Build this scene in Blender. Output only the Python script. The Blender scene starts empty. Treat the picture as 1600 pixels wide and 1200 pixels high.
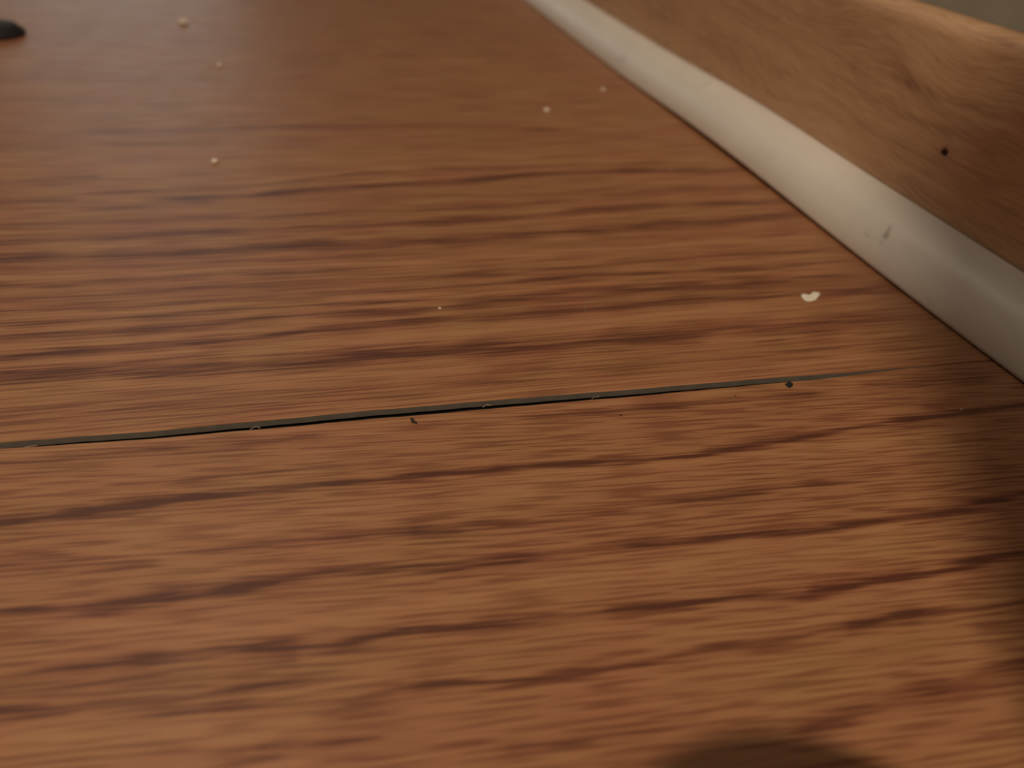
import bpy, bmesh, math, random
import numpy as np
from mathutils import Matrix, Vector, noise

random.seed(7)
rng = np.random.RandomState(7)
S = bpy.context.scene
C = S.collection

# ------------------------------------------------------------------ camera
# world: +X towards the baseboard, +Y along the trim (away), +Z up, metres.
F = 1250.92                       # focal length in pixels of a 1600 px frame
CAM_H = 0.1283                    # lens height above the floor
def unit(a):
    a = np.array(a, float); return a / np.linalg.norm(a)
U = unit((400 - 800, -320 - 600, F))       # trim direction
V = unit((6000 - 800, 40 - 600, F))        # grain direction
V = unit(V - U * (V @ U))
N = np.cross(V, U)                         # up
cam = bpy.data.cameras.new('camera'); camo = bpy.data.objects.new('camera', cam); C.objects.link(camo)
M = Matrix(((V[0], -V[1], -V[2], 0), (U[0], -U[1], -U[2], 0), (N[0], -N[1], -N[2], CAM_H), (0, 0, 0, 1)))
camo.matrix_world = M
cam.sensor_width = 36; cam.sensor_fit = 'HORIZONTAL'; cam.lens = F * 36 / 1600
cam.clip_start = 0.005; cam.clip_end = 50
cam.dof.use_dof = True
cam.dof.focus_distance = 0.207
cam.dof.aperture_fstop = 10.0
S.camera = camo

# ------------------------------------------------------------------ light
w = bpy.data.worlds.new('world'); S.world = w; w.use_nodes = True
w.node_tree.nodes['Background'].inputs[0].default_value = (1.0, 0.86, 0.68, 1)
w.node_tree.nodes['Background'].inputs[1].default_value = 0.05

def area(name, loc, target, size, power, col):
    l = bpy.data.lights.new(name, 'AREA'); l.shape = 'DISK'; l.size = size; l.energy = power; l.color = col
    o = bpy.data.objects.new(name, l); C.objects.link(o); o.location = loc
    o.rotation_euler = (Vector(target) - Vector(loc)).to_track_quat('-Z', 'Y').to_euler()
    return o
area('work_lamp_light', (-0.335, -0.85, 1.15), (0.1, 0.25, 0), 0.16, 14.0, (1.0, 0.80, 0.58))
area('room_fill_light', (-0.6, 1.7, 2.35), (-0.4, 2.0, 0), 0.5, 9.5, (1.0, 0.85, 0.68))  # added fill: brightens the back wall and lifts the shadows

S.view_settings.view_transform = 'Standard'
S.view_settings.look = 'None'
S.view_settings.gamma = 1
S.view_settings.use_curve_mapping = False
S.view_settings.exposure = 0.0

# ------------------------------------------------------------------ maths helpers
def to_floor(px, py, z=0.0):
    r = np.array([px - 800.0, py - 600.0, F])
    a, b, c = r @ V, r @ U, r @ N
    s = (z - CAM_H) / c
    return a * s, b * s
def to_plane_x(px, py, X):
    r = np.array([px - 800.0, py - 600.0, F])
    a, b, c = r @ V, r @ U, r @ N
    s = X / a
    return b * s, CAM_H + c * s
def project(P):
    P = np.asarray(P, float)
    X, Y, Z = P[..., 0], P[..., 1], P[..., 2] - CAM_H
    rx = X * V[0] + Y * U[0] + Z * N[0]
    ry = X * V[1] + Y * U[1] + Z * N[1]
    rz = X * V[2] + Y * U[2] + Z * N[2]
    rz = np.where(rz < 1e-3, 1e-3, rz)
    return 800 + F * rx / rz, 600 + F * ry / rz

D = 0.1985            # floor contact line of the trim
T = 0.0190            # trim radius
BX = D + T            # front face of the baseboard
BH = 0.0797           # baseboard height
BT = 0.0110           # baseboard thickness
WX = BX + BT          # wall face

# ------------------------------------------------------------------ node helpers
def mat(name):
    m = bpy.data.materials.new(name); m.use_nodes = True
    nt = m.node_tree
    return m, nt, nt.nodes['Principled BSDF']
def nd(nt, t, **kw):
    n = nt.nodes.new(t)
    for k, v in kw.items(): setattr(n, k, v)
    return n
def lk(nt, a, b): nt.links.new(a, b)
def mth(nt, op, a, b=None, clamp=False):
    n = nd(nt, 'ShaderNodeMath', operation=op, use_clamp=clamp)
    for i, x in enumerate((a, b)):
        if x is None: continue
        if isinstance(x, (int, float)): n.inputs[i].default_value = x
        else: lk(nt, x, n.inputs[i])
    return n.outputs[0]
def noise_tex(nt, vec, scale, rot=0.0, detail=3, rough=0.55, dist=0.0, loc=(0, 0, 0)):
    r = nd(nt, 'ShaderNodeMapping'); r.inputs['Rotation'].default_value = (0, 0, rot)
    lk(nt, vec, r.inputs['Vector'])
    m = nd(nt, 'ShaderNodeMapping'); m.inputs['Scale'].default_value = scale; m.inputs['Location'].default_value = loc
    lk(nt, r.outputs[0], m.inputs['Vector'])
    n = nd(nt, 'ShaderNodeTexNoise'); n.inputs['Scale'].default_value = 1; n.inputs['Detail'].default_value = detail
    n.inputs['Roughness'].default_value = rough; n.inputs['Distortion'].default_value = dist
    lk(nt, m.outputs[0], n.inputs['Vector'])
    return n.outputs[0]
def ramp(nt, fac, stops, interp='LINEAR'):
    n = nd(nt, 'ShaderNodeValToRGB'); n.color_ramp.interpolation = interp
    els = n.color_ramp.elements
    while len(els) < len(stops): els.new(0.5)
    for e, (p, c) in zip(els, stops): e.position = p; e.color = (*c, 1) if len(c) == 3 else c
    lk(nt, fac, n.inputs[0]); return n.outputs[0]
def simple(name, col, rough=0.7, amp=0.15, scale=300):
    m, nt, p = mat(name)
    tc = nd(nt, 'ShaderNodeTexCoord').outputs['Object']
    n = noise_tex(nt, tc, (scale,) * 3)
    lo = tuple(c * (1 - amp) for c in col); hi = tuple(min(1, c * (1 + amp)) for c in col)
    lk(nt, ramp(nt, n, [(0.3, lo), (0.7, hi)]), p.inputs['Base Color'])
    p.inputs['Roughness'].default_value = rough
    return m

# ------------------------------------------------------------------ materials
def wood_floor(name, rot, seed, pore):
    m, nt, p = mat(name)
    tc = nd(nt, 'ShaderNodeTexCoord').outputs['Object']
    at = nd(nt, 'ShaderNodeAttribute', attribute_name='grain').outputs['Fac']
    big = noise_tex(nt, tc, (4, 110, 1), rot, 2, 0.5, 0.0, (seed, 0, 0))
    mid = noise_tex(nt, tc, (11, 380, 1), rot, 3, 0.55, 0.0, (seed + 3, 5, 0))
    fin = noise_tex(nt, tc, (45, 1000, 1), rot + pore, 1, 0.5, 0.0, (seed + 7, 9, 0))
    patch = noise_tex(nt, tc, (30, 60, 1), 0, 3, 0.5, 0.0, (seed, 2, 0))
    v = mth(nt, 'MULTIPLY', mth(nt, 'SUBTRACT', big, 0.5), 0.35)
    v = mth(nt, 'ADD', v, mth(nt, 'MULTIPLY', mth(nt, 'SUBTRACT', mid, 0.5), 0.30))
    v = mth(nt, 'ADD', v, mth(nt, 'MULTIPLY', mth(nt, 'SUBTRACT', fin, 0.5), 0.55))
    brk = noise_tex(nt, tc, (20 if seed > 5 else 10, 620, 1), rot + pore, 3, 0.6, 0.0, (seed + 31, 4, 0))
    st = mth(nt, 'ADD', mth(nt, 'MULTIPLY', mth(nt, 'SUBTRACT', mth(nt, 'ADD', brk, fin), 1.0), 2.0), 0.95, True)
    v = mth(nt, 'ADD', v, mth(nt, 'MULTIPLY', mth(nt, 'MULTIPLY', at, st), 0.78))
    por = noise_tex(nt, tc, (62 if seed > 5 else 32, 1250, 1), rot + pore, 0, 0.5, 0.0, (seed + 21, 3, 0))
    por = ramp(nt, por, [(0.47, (0, 0, 0)), (0.60, (1, 1, 1))])
    v = mth(nt, 'ADD', v, mth(nt, 'MULTIPLY', por, 0.34))
    v = mth(nt, 'ADD', v, 0.19)
    base = ramp(nt, v, [(0.0, (0.440, 0.220, 0.105)), (0.30, (0.362, 0.166, 0.077)),
                        (0.62, (0.238, 0.093, 0.044)), (1.0, (0.112, 0.038, 0.021))])
    hsv = nd(nt, 'ShaderNodeHueSaturation')
    lk(nt, base, hsv.inputs['Color'])
    lk(nt, mth(nt, 'ADD', mth(nt, 'MULTIPLY', patch, 0.03), 0.484), hsv.inputs['Hue'])
    lk(nt, hsv.outputs[0], p.inputs['Base Color'])
    rg = noise_tex(nt, tc, (60, 60, 1), 0, 4, 0.6)
    lk(nt, mth(nt, 'ADD', mth(nt, 'MULTIPLY', rg, 0.14), 0.40), p.inputs['Roughness'])
    p.inputs['Specular IOR Level'].default_value = 0.45
    b = nd(nt, 'ShaderNodeBump'); b.inputs['Strength'].default_value = 0.08; b.inputs['Distance'].default_value = 0.0003
    lk(nt, mth(nt, 'SUBTRACT', 1.0, fin), b.inputs['Height']); lk(nt, b.outputs[0], p.inputs['Normal'])
    return m

m_far = wood_floor('far_plank_oak_print', 0.03, 1.0, 0.01)
m_near = wood_floor('near_plank_oak_print', 0.055, 14.0, 0.045)
m_edge = simple('plank_cut_edge', (0.120, 0.103, 0.086), 0.9, 0.12, 300)
m_under = simple('dark_underlay', (0.004, 0.0035, 0.003), 1.0)

m_trim, nt, p = mat('white_vinyl_trim')
tc = nd(nt, 'ShaderNodeTexCoord').outputs['Object']
sm = nd(nt, 'ShaderNodeAttribute', attribute_name='scuff').outputs['Fac']
n1 = noise_tex(nt, tc, (60, 25, 60), 0, 4, 0.6)
c0 = ramp(nt, n1, [(0.3, (0.74, 0.705, 0.665)), (0.7, (0.82, 0.785, 0.73))])
mx = nd(nt, 'ShaderNodeMix', data_type='RGBA'); lk(nt, sm, mx.inputs[0]); lk(nt, c0, mx.inputs[6])
mx.inputs[7].default_value = (0.13, 0.10, 0.075, 1)
lk(nt, mx.outputs[2], p.inputs['Base Color'])
p.inputs['Roughness'].default_value = 0.42
p.inputs['Specular IOR Level'].default_value = 0.4

m_board, nt, p = mat('stained_oak_baseboard')
tc = nd(nt, 'ShaderNodeTexCoord').outputs['Object']
sm = nd(nt, 'ShaderNodeAttribute', attribute_name='grain').outputs['Fac']
sep = nd(nt, 'ShaderNodeSeparateXYZ'); lk(nt, tc, sep.inputs[0])
warp = noise_tex(nt, tc, (1, 14, 30), 0, 2, 0.5)
comb = nd(nt, 'ShaderNodeCombineXYZ')
lk(nt, sep.outputs['Y'], comb.inputs['X'])
lk(nt, mth(nt, 'ADD', sep.outputs['Z'], mth(nt, 'MULTIPLY', mth(nt, 'SUBTRACT', warp, 0.5), 0.022)), comb.inputs['Y'])
g1 = noise_tex(nt, comb.outputs[0], (14, 260, 1), -0.03, 4, 0.6)
g2 = noise_tex(nt, comb.outputs[0], (75, 1050, 1), -0.08, 2, 0.6)
g3 = noise_tex(nt, comb.outputs[0], (9, 40, 1), 0, 2, 0.5)
v = mth(nt, 'ADD', mth(nt, 'MULTIPLY', g1, 0.55), mth(nt, 'MULTIPLY', g2, 0.66))
v = mth(nt, 'ADD', v, mth(nt, 'MULTIPLY', g3, 0.35))
v = mth(nt, 'ADD', mth(nt, 'SUBTRACT', v, 0.325), mth(nt, 'MULTIPLY', sm, 0.8))
lk(nt, ramp(nt, v, [(0.15, (0.66, 0.43, 0.26)), (0.45, (0.54, 0.325, 0.19)), (0.75, (0.36, 0.195, 0.115)), (1.0, (0.02, 0.008, 0.012))]),
   p.inputs['Base Color'])
p.inputs['Roughness'].default_value = 0.5
p.inputs['Specular IOR Level'].default_value = 0.35

m_wall = simple('painted_wall_greenish_grey', (0.30, 0.295, 0.245), 0.9, 0.06, 60)
m_ceil = simple('ceiling_paint', (0.7, 0.68, 0.62), 0.9, 0.03, 20)
m_chip = simple('white_paint_chip', (0.86, 0.81, 0.70), 0.7, 0.06, 1500)
m_speck = simple('pale_dust', (0.80, 0.75, 0.64), 0.9, 0.1, 1500)
m_crumb = simple('black_crumb', (0.006, 0.008, 0.008), 0.7, 0.3, 2500)
m_brown = simple('brown_crumb', (0.035, 0.02, 0.013), 0.8, 0.3, 2500)
m_lint = simple('pale_lint', (0.45, 0.38, 0.28), 0.9, 0.1, 1500)
m_rubber = simple('black_rubber', (0.012, 0.012, 0.016), 0.75, 0.2, 200)
m_card = simple('brown_cardboard', (0.22, 0.14, 0.08), 0.85, 0.12, 90)
m_tape = simple('clear_packing_tape', (0.34, 0.25, 0.15), 0.3, 0.05, 90)

# ------------------------------------------------------------------ object helpers
def link(name, me, m=None, parent=None):
    o = bpy.data.objects.new(name, me); C.objects.link(o)
    if m is not None:
        for x in (m if isinstance(m, (list, tuple)) else [m]): me.materials.append(x)
    if parent: o.parent = parent
    return o
def tag(o, label=None, cat=None, group=None, kind=None):
    if label: o['label'] = label
    if cat: o['category'] = cat
    if group: o['group'] = group
    if kind: o['kind'] = kind
    return o
def pymesh(name, verts, faces, smooth=False):
    me = bpy.data.meshes.new(name); me.from_pydata([tuple(v) for v in verts], [], faces)
    if smooth: me.polygons.foreach_set('use_smooth', [True] * len(me.polygons))
    me.update(); return me
def npmesh(name, verts, quads, smooth=False, mat_idx=None):
    me = bpy.data.meshes.new(name)
    me.vertices.add(len(verts)); me.vertices.foreach_set('co', np.asarray(verts, np.float32).ravel())
    q = np.asarray(quads, np.int32)
    me.loops.add(q.size); me.loops.foreach_set('vertex_index', q.ravel())
    me.polygons.add(len(q)); me.polygons.foreach_set('loop_start', np.arange(0, q.size, 4, dtype=np.int32))
    if mat_idx is not None: me.polygons.foreach_set('material_index', np.asarray(mat_idx, np.int32))
    me.polygons.foreach_set('use_smooth', np.full(len(q), smooth))
    me.update(calc_edges=True); me.validate(); return me
def attr(me, name, vals):
    a = me.attributes.new(name, 'FLOAT', 'POINT'); a.data.foreach_set('value', np.asarray(vals, np.float32))

# ------------------------------------------------------------------ printed grain bands of the planks, one partly a painted shadow edge
# (positions along each band, half width, strength); dark bands positive
FAR = [
 ([(120,206),(230,204),(450,199),(700,197),(900,205)],4,.50),
 ([(0,229),(175,224),(350,224)],4,.45), ([(0,287),(110,280),(160,277)],4,.35),
 ([(60,306),(306,296),(415,287),(560,272),(700,264),(830,261),(1090,252)],3,.38),
 ([(240,312),(394,307),(481,297),(700,284),(831,273),(962,268),(1175,265)],3.6,.75),
 ([(120,327),(262,320),(330,318)],4,.3), ([(0,318),(120,313)],5,.3),
 ([(0,379),(175,372),(306,364),(481,357),(700,347),(897,331),(1006,322),(1230,316)],4,.65),
 ([(0,352),(220,346),(394,340),(700,326),(809,320),(1050,296),(1190,292)],3,.4),
 ([(500,312),(700,305),(860,305),(1000,288)],3,.25),
 ([(0,405),(197,398),(394,389),(700,376),(875,364),(1006,356),(1094,348),(1255,333)],6,.75),
 ([(0,433),(175,431),(350,420),(700,408),(984,386),(1280,371)],2,-.55),
 ([(0,420),(200,417),(430,405),(700,396)],3,.35),
 ([(0,266),(300,258),(620,246),(860,240)],4,-.3),
 ([(380,288),(560,266),(700,257),(900,252),(1150,250)],2.5,-.35),
 ([(500,290),(760,272),(900,264)],2,-.35),
 ([(700,429),(919,416),(1137,399),(1290,390)],3,.4), ([(780,441),(1050,425),(1330,407)],3,.38),
 ([(0,448),(87,446),(197,437),(394,427),(560,421)],4,.5), ([(0,468),(197,457),(262,453),(480,443),(700,433),(820,428)],5,.42),
 ([(0,486),(197,479),(394,464),(700,450),(766,444),(962,428),(1240,418)],2.5,.45),
 ([(0,507),(175,498),(394,481),(700,469),(875,455),(1137,437),(1370,428)],3,.55),
 ([(0,529),(175,518),(328,507),(394,499),(481,492),(700,480),(919,459),(1094,448),(1300,441)],5.5,.62),
 ([(0,497),(200,488),(420,473),(700,459)],2.5,-.35), ([(0,517),(200,508),(420,489),(700,474)],2.5,-.35),
 ([(0,560),(131,549),(240,540),(394,529),(481,516),(700,499),(940,481),(1137,466),(1312,455),(1420,449)],5.5,.75),
 ([(0,588),(109,583),(262,580),(394,571),(481,562),(700,548),(875,540),(1028,527),(1225,509),(1420,494)],11,.62),
 ([(300,586),(420,580),(520,566),(700,550),(900,538),(1060,524)],5,.30),
 ([(0,571),(197,556),(310,547)],4,-.5), ([(380,543),(560,532),(700,522),(962,500),(1240,474)],8,-.45),
 ([(0,545),(170,534),(330,521),(480,505),(700,490)],3,-.4),
 ([(0,614),(175,601),(500,588),(800,575)],7,-.28), ([(0,655),(300,640),(700,600),(1100,560),(1350,535)],16,.16),
 ([(1100,536),(1225,527),(1260,525)],2,-.45), ([(1180,534),(1225,530)],2,.4),
 ([(500,640),(800,612),(1100,582),(1380,556)],4,-.25),
 ([(440,97),(530,90)],6,.35), ([(540,98),(760,97)],5,-.25), ([(0,118),(340,120)],8,.25), ([(0,155),(200,160)],7,.2),
 ([(0,62),(420,60)],9,.2), ([(700,110),(900,130)],14,-.12),
]
NEAR = [
 ([(0,724),(75,724),(125,713),(350,694),(520,682)],7,.42),
 ([(0,707),(300,682),(700,653),(1000,626),(1250,602)],3.5,-.3),
 ([(825,655),(925,645),(1000,637),(1125,627),(1290,613)],5.5,.52), ([(1340,603),(1450,595),(1560,586)],8,.42),
 ([(0,817),(125,801),(225,788),(325,777),(450,762),(550,752),(625,747),(800,730),(925,724),(1075,715),(1175,697),(1275,680),(1350,665),(1450,652),(1620,630)],4.5,.95),
 ([(0,815),(125,801),(225,790),(325,776)],10,.45),
 ([(160,790),(325,772)],5,.3), ([(770,731),(850,728),(940,722)],6,.4), ([(1100,702),(1200,680),(1260,668)],6,.3),
 ([(250,762),(330,745),(450,735),(620,722)],4,.35), ([(800,747),(1000,728),(1300,700),(1500,672)],4,-.28),
 ([(300,858),(390,852),(500,841),(575,833),(675,828),(800,820),(900,807),(1000,785),(1150,772),(1330,750)],7.5,.48),
 ([(0,885),(100,877),(250,880)],10,.4), ([(640,828),(720,826)],8,.3),
 ([(0,957),(150,950),(250,937),(340,924),(425,909),(500,896),(650,887),(800,877),(950,858),(1100,842),(1200,830),(1300,825),(1450,806),(1620,768)],7,.70),
 ([(120,950),(300,930),(420,912)],12,.35),
 ([(1000,857),(1200,838),(1330,822),(1500,800)],4,.25), ([(900,872),(1100,853),(1300,833),(1420,820)],5,-.35),
 ([(30,1055),(175,1037),(350,1015),(525,1010),(625,985),(800,975),(950,957),(1050,945),(1150,932),(1250,932),(1350,912),(1450,897),(1550,872),(1620,860)],6.5,.82),
 ([(380,1018),(470,1020)],14,.3), ([(520,1006),(640,992)],8,.25), ([(950,958),(1030,946),(1090,942)],10,.35), ([(1260,920),(1400,897),(1440,890)],9,.35),
 ([(0,1112),(100,1108),(250,1097),(350,1080),(450,1066),(560,1056)],6,.6), ([(0,1082),(200,1064),(330,1058)],9,.3),
 ([(200,1122),(325,1108),(450,1098),(550,1092),(625,1075),(800,1066),(925,1050),(1025,1030),(1125,1015),(1250,995),(1400,962),(1500,955),(1620,938)],6,.72),
 ([(0,1120),(120,1110)],12,.3), ([(650,1068),(760,1064)],12,.3), ([(1320,985),(1400,962),(1440,958)],11,.35),
 ([(400,1172),(550,1157),(600,1152)],5,.5), ([(340,1194),(440,1180)],5,.4),
 ([(1240,1140),(1300,1122),(1450,1082),(1620,1030)],16,.5), ([(780,1174),(950,1150),(1110,1115)],10,.35),  # second band is part grain, part shadow edge put into the colour
 ([(120,975),(350,985),(520,968),(700,940),(790,930)],9,-.3), ([(0,1150),(300,1150),(500,1130)],14,-.2),
 ([(820,915),(1000,895),(1250,868),(1400,850)],12,-.22), ([(900,1090),(1100,1060),(1350,1010)],10,-.2),
 ([(1000,1000),(1200,985),(1330,960)],6,-.25),
 ([(120,840),(420,815),(560,800),(760,785)],12,-.15), ([(0,1005),(80,1002)],4,.4),([(0,855),(200,842)],5,.2),
]
def band_value(P, bands, seed):
    px, py = project(P)
    out = np.zeros(len(P)); rs = np.random.RandomState(seed)
    for pts, wd, st in bands:
        xs = np.array([a for a, b in pts], float); ys = np.array([b for a, b in pts], float)
        l = -60 if xs[0] <= 5 else 0; r = 60 if xs[-1] >= 1600 else 0
        ph = rs.uniform(0, 6.28, 6)
        y = np.interp(px, xs, ys)
        # continue the line beyond the frame's left edge with the band's own slope
        sl = (ys[1] - ys[0]) / (xs[1] - xs[0])
        if xs[0] <= 5: y = np.where(px < xs[0], ys[0] + sl * (px - xs[0]), y)
        y = y + wd * 0.13 * (np.sin(px / 31 + ph[0]) + np.sin(px / 73 + ph[1]))
        wv = 1.12 * wd * (1 + 0.22 * np.sin(px / 41 + ph[2]) + 0.18 * np.sin(px / 17 + ph[3]))
        sv = st * (1 + 0.15 * np.sin(px / 67 + ph[4]) + 0.10 * np.sin(px / 29 + ph[5]))
        fade = np.ones_like(px)
        L = max(12, 0.10 * (xs[-1] - xs[0]))
        if xs[0] > 5: fade *= np.clip((px - xs[0] + L * .4) / L, 0, 1)
        else: fade *= np.clip((px + 900) / 400, 0, 1)
        if xs[-1] < 1600: fade *= np.clip((xs[-1] - px + L * .4) / L, 0, 1)
        d = (py - y) / wv
        if ys.max() < 270: sv = sv * 0.65
        out += sv * fade * np.exp(-np.abs(d) ** 2.0)
    return np.clip(out, -0.8, 1.15)

# ------------------------------------------------------------------ floor
UP = [(-400,722),(0,690.5),(105,682),(210,675),(420,655.5),(600,638.5),(700,630.5),(800,622),(1000,606.5),(1180,591.5),(1277,584.4),(1359,578.5),(1416,573),(1500,566.5),(1620,556)]
LO = [(-400,729),(0,700),(105,693.5),(210,686.5),(420,668.5),(600,652),(700,644),(800,634.5),(1000,617.5),(1180,600.5),(1277,592),(1359,582.5),(1416,574.6),(1500,567.6),(1620,556.8)]
up = np.array([to_floor(*q) for q in UP]); lo = np.array([to_floor(*q) for q in LO])
X0, X1, Y0, Y1 = -2.2, WX + 0.0, -1.8, 3.0
def edge(tab, x):
    y = np.interp(x, tab[:, 0], tab[:, 1])
    # fine raggedness of the cut edge
    return y + 0.00006 * np.sin(x * 210) + 0.00004 * np.sin(x * 530 + 1)
xs = np.concatenate([np.linspace(X0, -0.34, 30)[:-1], np.linspace(-0.34, -0.001, 190)[:-1], np.linspace(-0.001, X1, 170)])
def plank(sgn, tab, s_list, matw, name, bands, seed, parent):
    n = len(xs); rows = []
    e = edge(tab, xs)
    lim = Y1 if sgn > 0 else Y0
    smax = s_list[-1]
    for s in s_list:
        if s <= 0.9 * smax or True:
            k = s / smax
            y = e + sgn * s
            # last rows line up with the room
            y = y if s < 0.75 * smax else (e + sgn * s) * 1.0
            rows.append(np.stack([xs, y, np.zeros(n)], 1))
    rows.append(np.stack([xs, np.full(n, lim), np.zeros(n)], 1))
    tiny = 0.00035
    # rolled edge, then the cut side
    rows[0][:, 2] = -0.00022
    side = [np.stack([xs, e, np.full(n, z)], 1) for z in (-0.00023, -0.0020)]
    allr = side[::-1] + rows
    verts = np.concatenate(allr)
    R = len(allr); q = []
    i = np.arange(n - 1)
    mi = []
    for r in range(R - 1):
        a = r * n + i
        quad = np.stack([a, a + 1, a + n + 1, a + n], 1) if sgn > 0 else np.stack([a, a + n, a + n + 1, a + 1], 1)
        q.append(quad); mi += [1 if r < 1 else 0] * (n - 1)
    me = npmesh(name, verts, np.concatenate(q), False, mi)
    attr(me, 'grain', band_value(verts, bands, seed))
    return link(name, me, [matw, m_edge], parent)
floor_root = bpy.data.objects.new('floor', None); C.objects.link(floor_root); tag(floor_root, kind='structure')
sf = [0, 0.00035]; s = 0.00035
while s < 0.66: s += 0.00042 + 0.0022 * max(0, s - 0.02); sf.append(s)
sn = [0, 0.00035]; s = 0.00035
while s < 0.15: s += 0.00042; sn.append(s)
sn += [0.2, 0.3]; sf += [0.9]
plank(1, up, sf, m_far, 'floor_plank', FAR, 3, floor_root)
plank(-1, lo, sn, m_near, 'floor_plank', NEAR, 4, floor_root)
def box_mesh(name, a, b, bevel=0.0):
    bm = bmesh.new(); bmesh.ops.create_cube(bm, size=1)
    for v in bm.verts:
        for k in range(3): v.co[k] = a[k] if v.co[k] < 0 else b[k]
    if bevel: bmesh.ops.bevel(bm, geom=bm.edges[:], offset=bevel, segments=3, affect='EDGES', profile=0.5)
    me = bpy.data.meshes.new(name); bm.to_mesh(me); bm.free(); return me
link('underlay', box_mesh('underlay', (X0, Y0, -0.012), (X1, Y1, -0.0042)), m_under, floor_root)

# ------------------------------------------------------------------ quarter round trim
def trim_lift(y):      # the strip bows a little off the floor between its nails
    return 0.0001 + 0.0021 * np.exp(-((y - 0.345) / 0.085) ** 2) + 0.00035 * np.exp(-((y - 0.215) / 0.05) ** 2) + 0.0004 * np.exp(-((y - 0.13) / 0.03) ** 2)
ys = np.concatenate([np.linspace(Y0, 0.02, 20)[:-1], np.linspace(0.02, 0.30, 500)[:-1], np.linspace(0.30, 0.9, 240)[:-1], np.linspace(0.9, Y1, 30)])
na = 30
prof = [(BX - 0.0002, 0.0)] + [(D + 0.0006, 0.0)]
ang = np.linspace(0, math.pi / 2, na)
for a in ang: prof.append((BX - T * math.cos(a) + (0.0), 0.0005 + (T - 0.0005) * math.sin(a)))
prof.append((BX - 0.0002, T - 0.0002))
prof = np.array(prof); npf = len(prof)
wob = 0.00025 * np.sin(ys * 21) + 0.00018 * np.sin(ys * 47 + 1)
verts = np.concatenate([np.stack([np.minimum(prof[:, 0] + (wob[k] if 1 else 0) * (prof[:, 0] < BX - .004), BX), np.full(npf, y), prof[:, 1] + trim_lift(y)], 1) for k, y in enumerate(ys)])
q = []
for r in range(len(ys) - 1):
    for i in range(npf):
        j = (i + 1) % npf
        q.append((r * npf + i, r * npf + j, (r + 1) * npf + j, (r + 1) * npf + i))
me = npmesh('trim_1', verts, q, True)
px, py = project(verts)
sc = np.zeros(len(verts))
def blob(cx, cy, rx, ry, ang, st, pw=2.0):
    c, s_ = math.cos(ang), math.sin(ang)
    dx, dy = px - cx, py - cy
    a = (dx * c + dy * s_) / rx; b = (-dx * s_ + dy * c) / ry
    return st * np.exp(-(a * a + b * b) ** (pw / 2))
for bl in [(1384,369,5,4,0,.62,3),(1388,360,8,3.2,-1.0,.45,2),(1378,379,5,1.8,-.7,.30,2),(1354,365,5,2.5,.8,.28,2),(1361,370,9,2,.5,.12,2),
           (974,91,7,4,-.5,.22,2),(970,97,4,3,0,.12,2),(1098,132,12,2,-.4,.14,2),(1110,128,6,1.5,-.3,.12,2),(1452,470,7,2,.6,.12,2),
           (1232,330,3,1.6,0,.10,2),(1340,320,4,2,.4,.06,2)]:
    sc += blob(*bl)
attr(me, 'scuff', np.clip(sc, 0, 1))
tr = link('trim_1', me, m_trim); tag(tr, kind='structure')
for p_ in me.polygons: pass

# ------------------------------------------------------------------ baseboard
ysb = np.concatenate([np.linspace(Y0, 0.05, 20)[:-1], np.linspace(0.05, 0.40, 420)[:-1], np.linspace(0.40, 0.9, 160)[:-1], np.linspace(0.9, Y1, 30)])
R_ = 0.0055
prof = [(BX, 0.0)] + [(BX, z) for z in np.linspace(0.015, BH - R_, 85)]
for a in np.linspace(0, math.pi / 2, 9)[1:]: prof.append((BX + R_ * (1 - math.cos(a)), BH - R_ + R_ * math.sin(a)))
prof += [(WX, BH), (WX, 0.0)]
prof = np.array(prof); npf = len(prof)
verts = np.concatenate([np.stack([prof[:, 0], np.full(npf, y), prof[:, 1]], 1) for y in ysb])
kx, ky = to_plane_x(1476, 238, BX)
dd = ((verts[:, 1] - kx) / 0.0016) ** 2 + ((verts[:, 2] - ky) / 0.0013) ** 2
verts[:, 0] += 0.0013 * np.exp(-dd * 1.8) * (verts[:, 2] > .016) * (verts[:, 0] < BX + .001)
q = []
for r in range(len(ysb) - 1):
    for i in range(npf):
        j = (i + 1) % npf
        q.append((r * npf + i, r * npf + j, (r + 1) * npf + j, (r + 1) * npf + i))
me = npmesh('baseboard_right', verts, q, True)
px, py = project(verts)
g = np.zeros(len(verts))
for bl in [(1476,238,4.6,4.6,0,1.15,3),(1477,232,5,4,0,.3,2),(1475,244,16,12,.3,.22,2),
           (1400,80,16,70,-.25,.16,2),(1450,55,70,26,.2,-.18,2),(1500,75,50,20,.3,-.16,2),(1580,75,36,12,.3,.25,2),
           (1340,60,60,30,.6,.16,2),(1420,120,60,14,.9,.18,2),(1470,150,90,10,.35,.20,2),(1350,130,40,14,.9,.16,2),
           (1540,170,70,9,.4,.14,2),(1520,215,60,16,.5,.18,2),(1440,190,50,8,.3,.16,2),(1390,200,60,12,.5,-.12,2),
           (1150,40,90,12,.6,-.12,2),(1230,90,60,9,.6,-.12,2),(1040,30,60,8,.5,.12,2),(1300,200,80,14,.55,-.12,2)]:
    g += blob(*bl)
attr(me, 'grain', g)
bb = link('baseboard_right', me, m_board); tag(bb, kind='structure')

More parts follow.
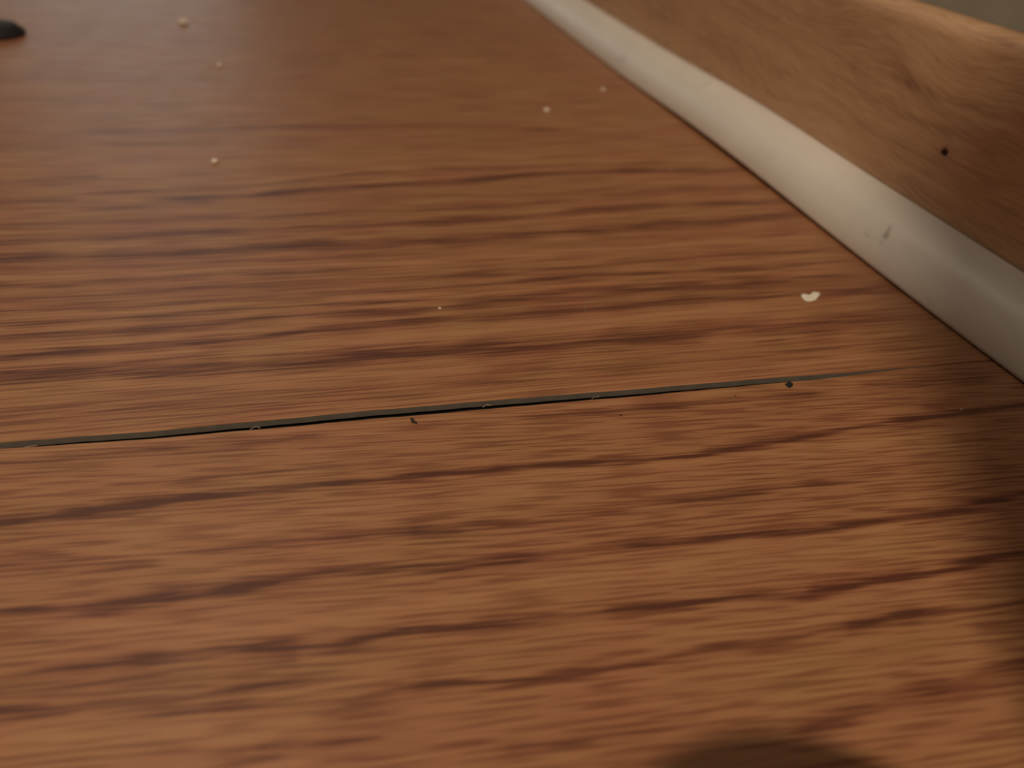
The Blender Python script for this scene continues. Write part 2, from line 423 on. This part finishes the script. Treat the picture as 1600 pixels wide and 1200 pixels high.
# ------------------------------------------------------------------ room shell
def slab(name, a, b, m):
    o = link(name, box_mesh(name, a, b), m); return tag(o, kind='structure')
H = 2.5
slab('wall_right', (WX, Y0, -0.012), (WX + 0.1, Y1, H), m_wall)
wr = tag(bpy.data.objects.new('guessed_window', None), kind='structure'); C.objects.link(wr)  # guessed window out of view, sized and lit for the far floor sheen
WA, WB = (-0.85, 0.22), (-0.15, 0.92)
m_pane, nt_, p_ = mat('guessed_window_glow')
p_.inputs['Base Color'].default_value = (0.05, 0.06, 0.07, 1); p_.inputs['Roughness'].default_value = 0.1
p_.inputs['Emission Color'].default_value = (0.85, 0.93, 0.90, 1); p_.inputs['Emission Strength'].default_value = 1.7
m_frame = simple('white_window_paint', (0.6, 0.59, 0.55), 0.5, 0.03, 40)
link('pane', box_mesh('pane', (WA[0], Y1 - 0.012, WA[1]), (WB[0], Y1 - 0.006, WB[1])), m_pane, wr)
bmf = bmesh.new()
for a, b in [((WA[0]-.06, WA[1]-.06), (WA[0], WB[1]+.06)), ((WB[0], WA[1]-.06), (WB[0]+.06, WB[1]+.06)), ((WA[0], WA[1]-.06), (WB[0], WA[1])),
             ((WA[0], WB[1]), (WB[0], WB[1]+.06)), ((WA[0], 0.58), (WB[0], 0.61))]:
    r_ = bmesh.ops.create_cube(bmf, size=1)['verts']
    for v_ in r_:
        v_.co = Vector((a[0] if v_.co.x < 0 else b[0], Y1 - 0.03 if v_.co.y < 0 else Y1 - 0.0005, a[1] if v_.co.z < 0 else b[1]))
mef = bpy.data.meshes.new('window_frame'); bmf.to_mesh(mef); bmf.free()
link('window_frame', mef, m_frame, wr)
slab('wall_left', (X0 - 0.1, Y0, -0.012), (X0, Y1, H), m_wall)
slab('wall_back', (X0 - 0.1, Y1, -0.012), (WX + 0.1, Y1 + 0.1, H), m_wall)
slab('wall_front', (X0 - 0.1, Y0 - 0.1, -0.012), (WX + 0.1, Y0, H), m_wall)
slab('ceiling', (X0 - 0.1, Y0 - 0.1, H), (WX + 0.1, Y1 + 0.1, H + 0.1), m_ceil)

# ------------------------------------------------------------------ debris on the floor
def prism(name, outline, z0, z1, curl=0.0, m=None, lab=None, cat=None, group=None, jitter=0.0):
    """thin flake with the outline given as floor points; edges can curl up"""
    pts = [Vector(p) for p in outline]; c = sum(pts, Vector((0, 0))) / len(pts)
    bm = bmesh.new(); top = []; bot = []
    mx = max((p - c).length for p in pts)
    rings = [1.0, 0.82, 0.45]
    for k, r in enumerate(rings):
        row = []
        for p in pts:
            d = (p - c) * r; lift = curl * ((d.length / mx) ** 2)
            zt = z1 - (0.35 * (z1 - z0) if k == 0 else 0) + lift + random.uniform(-jitter, jitter)
            row.append((bm.verts.new((d.x, d.y, zt)), lift))
        top.append([v for v, _ in row])
    ct = bm.verts.new((0, 0, z1))
    n = len(pts)
    bot = []
    for p in pts:
        d = (p - c); bot.append(bm.verts.new((d.x, d.y, z0 + curl * (d.length / mx) ** 2)))
    cb = bm.verts.new((0, 0, z0))
    for k in range(n):
        j = (k + 1) % n
        bm.faces.new((bot[k], bot[j], top[0][j], top[0][k]))
        for r in range(2): bm.faces.new((top[r][k], top[r][j], top[r + 1][j], top[r + 1][k]))
        bm.faces.new((top[2][k], top[2][j], ct)); bm.faces.new((bot[j], bot[k], cb))
    bmesh.ops.recalc_face_normals(bm, faces=bm.faces[:])
    me = bpy.data.meshes.new(name); bm.to_mesh(me); bm.free()
    for p_ in me.polygons: p_.use_smooth = True
    o = link(name, me, m); o.location = (c.x, c.y, 0.0)
    return tag(o, lab, cat, group)
chip_px = [(1251,463),(1252.5,459.5),(1256,460.5),(1261,461.8),(1266,461.5),(1268,458.5),(1272,457),(1277,457.8),(1280.5,458.8),(1281,461.5),(1277.5,464.5),(1276,468),(1271,470.5),(1265,472),(1259,471.5),(1254.5,468.5)]
prism('paint_chip', [to_floor(a, b) for a, b in chip_px], 0.00002, 0.00035, 0.0002, m_chip,
      'largest white paint chip on the floor, crescent shaped, close to the white trim', 'paint chip', None, 0.00002)
def pebble(name, cx, cy, r_px, m, lab, cat, squash=0.6, group=None, aspect=1.0, rough=0.25, seed=0):
    x, y = to_floor(cx, cy)
    dist = math.sqrt(x * x + y * y + CAM_H ** 2); r = r_px * dist / F
    bm = bmesh.new(); bmesh.ops.create_icosphere(bm, subdivisions=2, radius=r)
    for v in bm.verts:
        k = 1 + rough * noise.noise(v.co / r * 1.3 + Vector((seed, seed * 2, 0)))
        v.co = Vector((v.co.x * k * aspect, v.co.y * k, max(v.co.z * k * squash, -r * squash * 0.6)))
    zmin = min(v.co.z for v in bm.verts)
    me = bpy.data.meshes.new(name); bm.to_mesh(me); bm.free()
    o = link(name, me, m); o.location = (x, y, -zmin + 0.00001)
    return tag(o, lab, cat, group)
pebble('dust_speck', 336, 253, 4.6, m_chip, 'brightest pale speck on the left half of the floor', 'speck', seed=1)
pebble('dust_speck', 287, 37, 6.2, m_speck, 'pale blurred speck far back at the upper left, nearest the dark cap', 'speck', seed=2)
pebble('dust_speck', 343, 103, 3.4, m_speck, 'faint pale speck between the two brighter specks on the far left floor', 'speck', seed=3)
pebble('dust_speck', 854, 173, 4.4, m_speck, 'pale blurred speck on the far floor left of the white trim', 'speck', seed=4)
pebble('dust_speck', 893, 111, 2.0, m_lint, 'faintest pale speck beside the far part of the white trim', 'speck', seed=5)
pebble('dust_speck', 942, 141, 3.2, m_speck, 'faint pale speck almost touching the far part of the white trim', 'speck', seed=6)
pebble('dust_speck', 687, 482, 2.2, m_speck, 'tiny pale speck in the middle of the far plank above the open gap', 'speck', seed=7)
pebble('dust_speck', 1048, 266, 1.5, m_lint, 'small pale speck on a dark grain line near the white trim', 'speck', seed=9)
pebble('dust_speck', 1502, 640, 1.3, m_speck, 'minute pale speck on the dim near plank at the right', 'speck', seed=10)
dia = [(1226.5,601),(1230,598.5),(1232.5,596.8),(1236,598.5),(1239,600),(1238.5,603),(1234.5,606.5),(1231,605.5),(1228.5,603)]
prism('crumb', [to_floor(a, b) for a, b in dia], 0.00001, 0.0004, 0.0, m_crumb, 'black diamond shaped crumb just below the narrow end of the gap', 'crumb')
br = [(641,654),(645,653.5),(647.5,656.5),(649,659),(652,660.5),(652,663),(648,662),(645,661.5),(642.5,660)]
prism('crumb', [to_floor(a, b) for a, b in br], 0.00001, 0.0003, 0.0, m_brown, 'dark brown crumb on the near plank below the middle of the gap', 'crumb')
pebble('crumb', 970, 649, 1.9, m_brown, 'tiny dark crumb on the near plank between the two larger crumbs', 'crumb', seed=11)
pebble('crumb', 1149, 619, 1.2, m_brown, 'minute dark crumb left of the black diamond shaped crumb', 'crumb', seed=12)

def fibre(name, pts, r, m, lab):
    cu = bpy.data.curves.new(name, 'CURVE'); cu.dimensions = '3D'; cu.bevel_depth = r; cu.bevel_resolution = 1
    sp = cu.splines.new('NURBS'); sp.points.add(len(pts) - 1); sp.use_endpoint_u = True; sp.order_u = 3
    for k, (a, b, z) in enumerate(pts):
        x, y = to_floor(a, b, z); sp.points[k].co = (x, y, z, 1)
    o = bpy.data.objects.new(name, cu)
    dg = bpy.context.evaluated_depsgraph_get(); C.objects.link(o)
    dg.update()
    me = bpy.data.meshes.new_from_object(o.evaluated_get(bpy.context.evaluated_depsgraph_get()))
    bpy.data.objects.remove(o)
    c = sum((v.co for v in me.vertices), Vector()) / len(me.vertices); c.z = 0
    for v in me.vertices: v.co -= c
    me.materials.clear()
    o2 = link(name, me, m); o2.location = c
    return tag(o2, lab, 'lint')
z0 = 0.0001
fibre('lint_fibre', [(754,637,z0),(757,634,.0003),(761,632,.0005),(765,634,.0003),(768,632,.0004)], .00007, m_lint, 'pale lint fibre over the widest middle part of the gap')
fibre('lint_fibre', [(924,625,z0),(927,621,.0005),(931,619,.0008),(934,622,.0004),(936,618,.0008)], .00005, m_lint, 'thin curled lint fibre standing at the gap right of its middle')
fibre('lint_fibre', [(391,671,z0),(396,668,.0004),(401,666,.0004),(407,669,z0)], .00007, m_lint, 'pale lint fibre at the near lip of the gap left of its middle')
fibre('lint_fibre', [(38,699,z0),(48,697,.0003),(58,696,z0)], .00006, m_lint, 'pale lint fibre at the far left end of the gap')
fibre('lint_fibre', [(914,487,z0),(913,480,.0004),(917,474,.0005),(915,470,.0006)], .00005, m_lint, 'short golden fibre lying alone on the far plank in mid picture')
fibre('lint_fibre', [(1359,578,z0),(1362,574,.0005),(1361,572,.0007)], .00004, m_lint, 'minute pale fibre at the narrow right end of the gap')

# ------------------------------------------------------------------ dark rubber cap at the far left
x, y = to_floor(-6, 55)
root = bpy.data.objects.new('rubber_cap', None); C.objects.link(root); root.location = (x, y, 0)
tag(root, 'small dark rubber cap lying at the left edge of the far floor', 'cap')
def lathe(name, prof, m, parent, seg=40):
    vs = []; fs = []
    for r, z in prof:
        for k in range(seg):
            a = 2 * math.pi * k / seg; vs.append((r * math.cos(a), r * math.sin(a), z))
    for i in range(len(prof) - 1):
        for k in range(seg):
            j = (k + 1) % seg; fs.append((i * seg + k, i * seg + j, (i + 1) * seg + j, (i + 1) * seg + k))
    fs.append(tuple(range(seg))[::-1]); fs.append(tuple((len(prof) - 1) * seg + k for k in range(seg)))
    return link(name, pymesh(name, vs, fs, True), m, parent)
lathe('cap_body', [(0.0135, 0.0), (0.0152, 0.0006), (0.0155, 0.003), (0.0135, 0.0050), (0.0125, 0.0062), (0.0105, 0.0069), (0.004, 0.0071)], m_rubber, root)
lathe('rim', [(0.0153, 0.0005), (0.0163, 0.0008), (0.0165, 0.0019), (0.0163, 0.0027), (0.0150, 0.0032)], m_rubber, root)

# ------------------------------------------------------------------ added box out of view, stands in for the camera holder's shadow at right
def blocker_box(loc, size, rz, lab):
    sx, sy, sz = size
    r = bpy.data.objects.new('shadow_blocker_box', None); C.objects.link(r); r.location = loc; r.rotation_euler = (0, 0, rz)
    tag(r, lab, 'shadow blocker')
    link('body', box_mesh('body', (-sx/2, -sy/2, 0), (sx/2, sy/2, sz - 0.0015), 0.0012), m_card, r)
    link('top_flap', box_mesh('top_flap', (-sx/2, -sy/2, sz - 0.0015), (-0.0008, sy/2, sz + 0.0012), 0.0006), m_card, r)
    link('top_flap', box_mesh('top_flap', (0.0008, -sy/2, sz - 0.0015), (sx/2, sy/2, sz + 0.0012), 0.0006), m_card, r)
    link('packing_tape', box_mesh('packing_tape', (-0.012, -sy/2, sz + 0.0012), (0.012, sy/2, sz + 0.0014)), m_tape, r)
    return r
blocker_box((0.1385, -0.085, 0.0), (0.111, 0.14, 0.30), 0.0, 'added cardboard box out of view that casts the shadow at the right')

# ------------------------------------------------------------------ added tape roll below the frame, blocks light for the bottom dark patch
rt = bpy.data.objects.new('shadow_blocker_roll', None); C.objects.link(rt); rt.location = (0.050, 0.006, 0)
tag(rt, 'added black roll out of view that casts the shadow patch at the bottom', 'tape roll')
def ring(name, ri, ro, z0, z1, m, parent, seg=56):
    vs = []; fs = []
    c = 0.0008
    pr = [(ri, z0 + c), (ri + c, z0), (ro - c, z0), (ro, z0 + c), (ro, z1 - c), (ro - c, z1), (ri + c, z1), (ri, z1 - c)]
    for r_, z_ in pr:
        for k in range(seg):
            a = 2 * math.pi * k / seg; vs.append((r_ * math.cos(a), r_ * math.sin(a), z_))
    for i in range(len(pr)):
        i2 = (i + 1) % len(pr)
        for k in range(seg):
            j = (k + 1) % seg; fs.append((i * seg + k, i * seg + j, i2 * seg + j, i2 * seg + k))
    return link(name, pymesh(name, vs, fs, False), m, parent)
ring('tape', 0.0225, 0.0345, 0.0, 0.031, m_rubber, rt)
ring('core', 0.0205, 0.0224, 0.0, 0.031, m_card, rt)
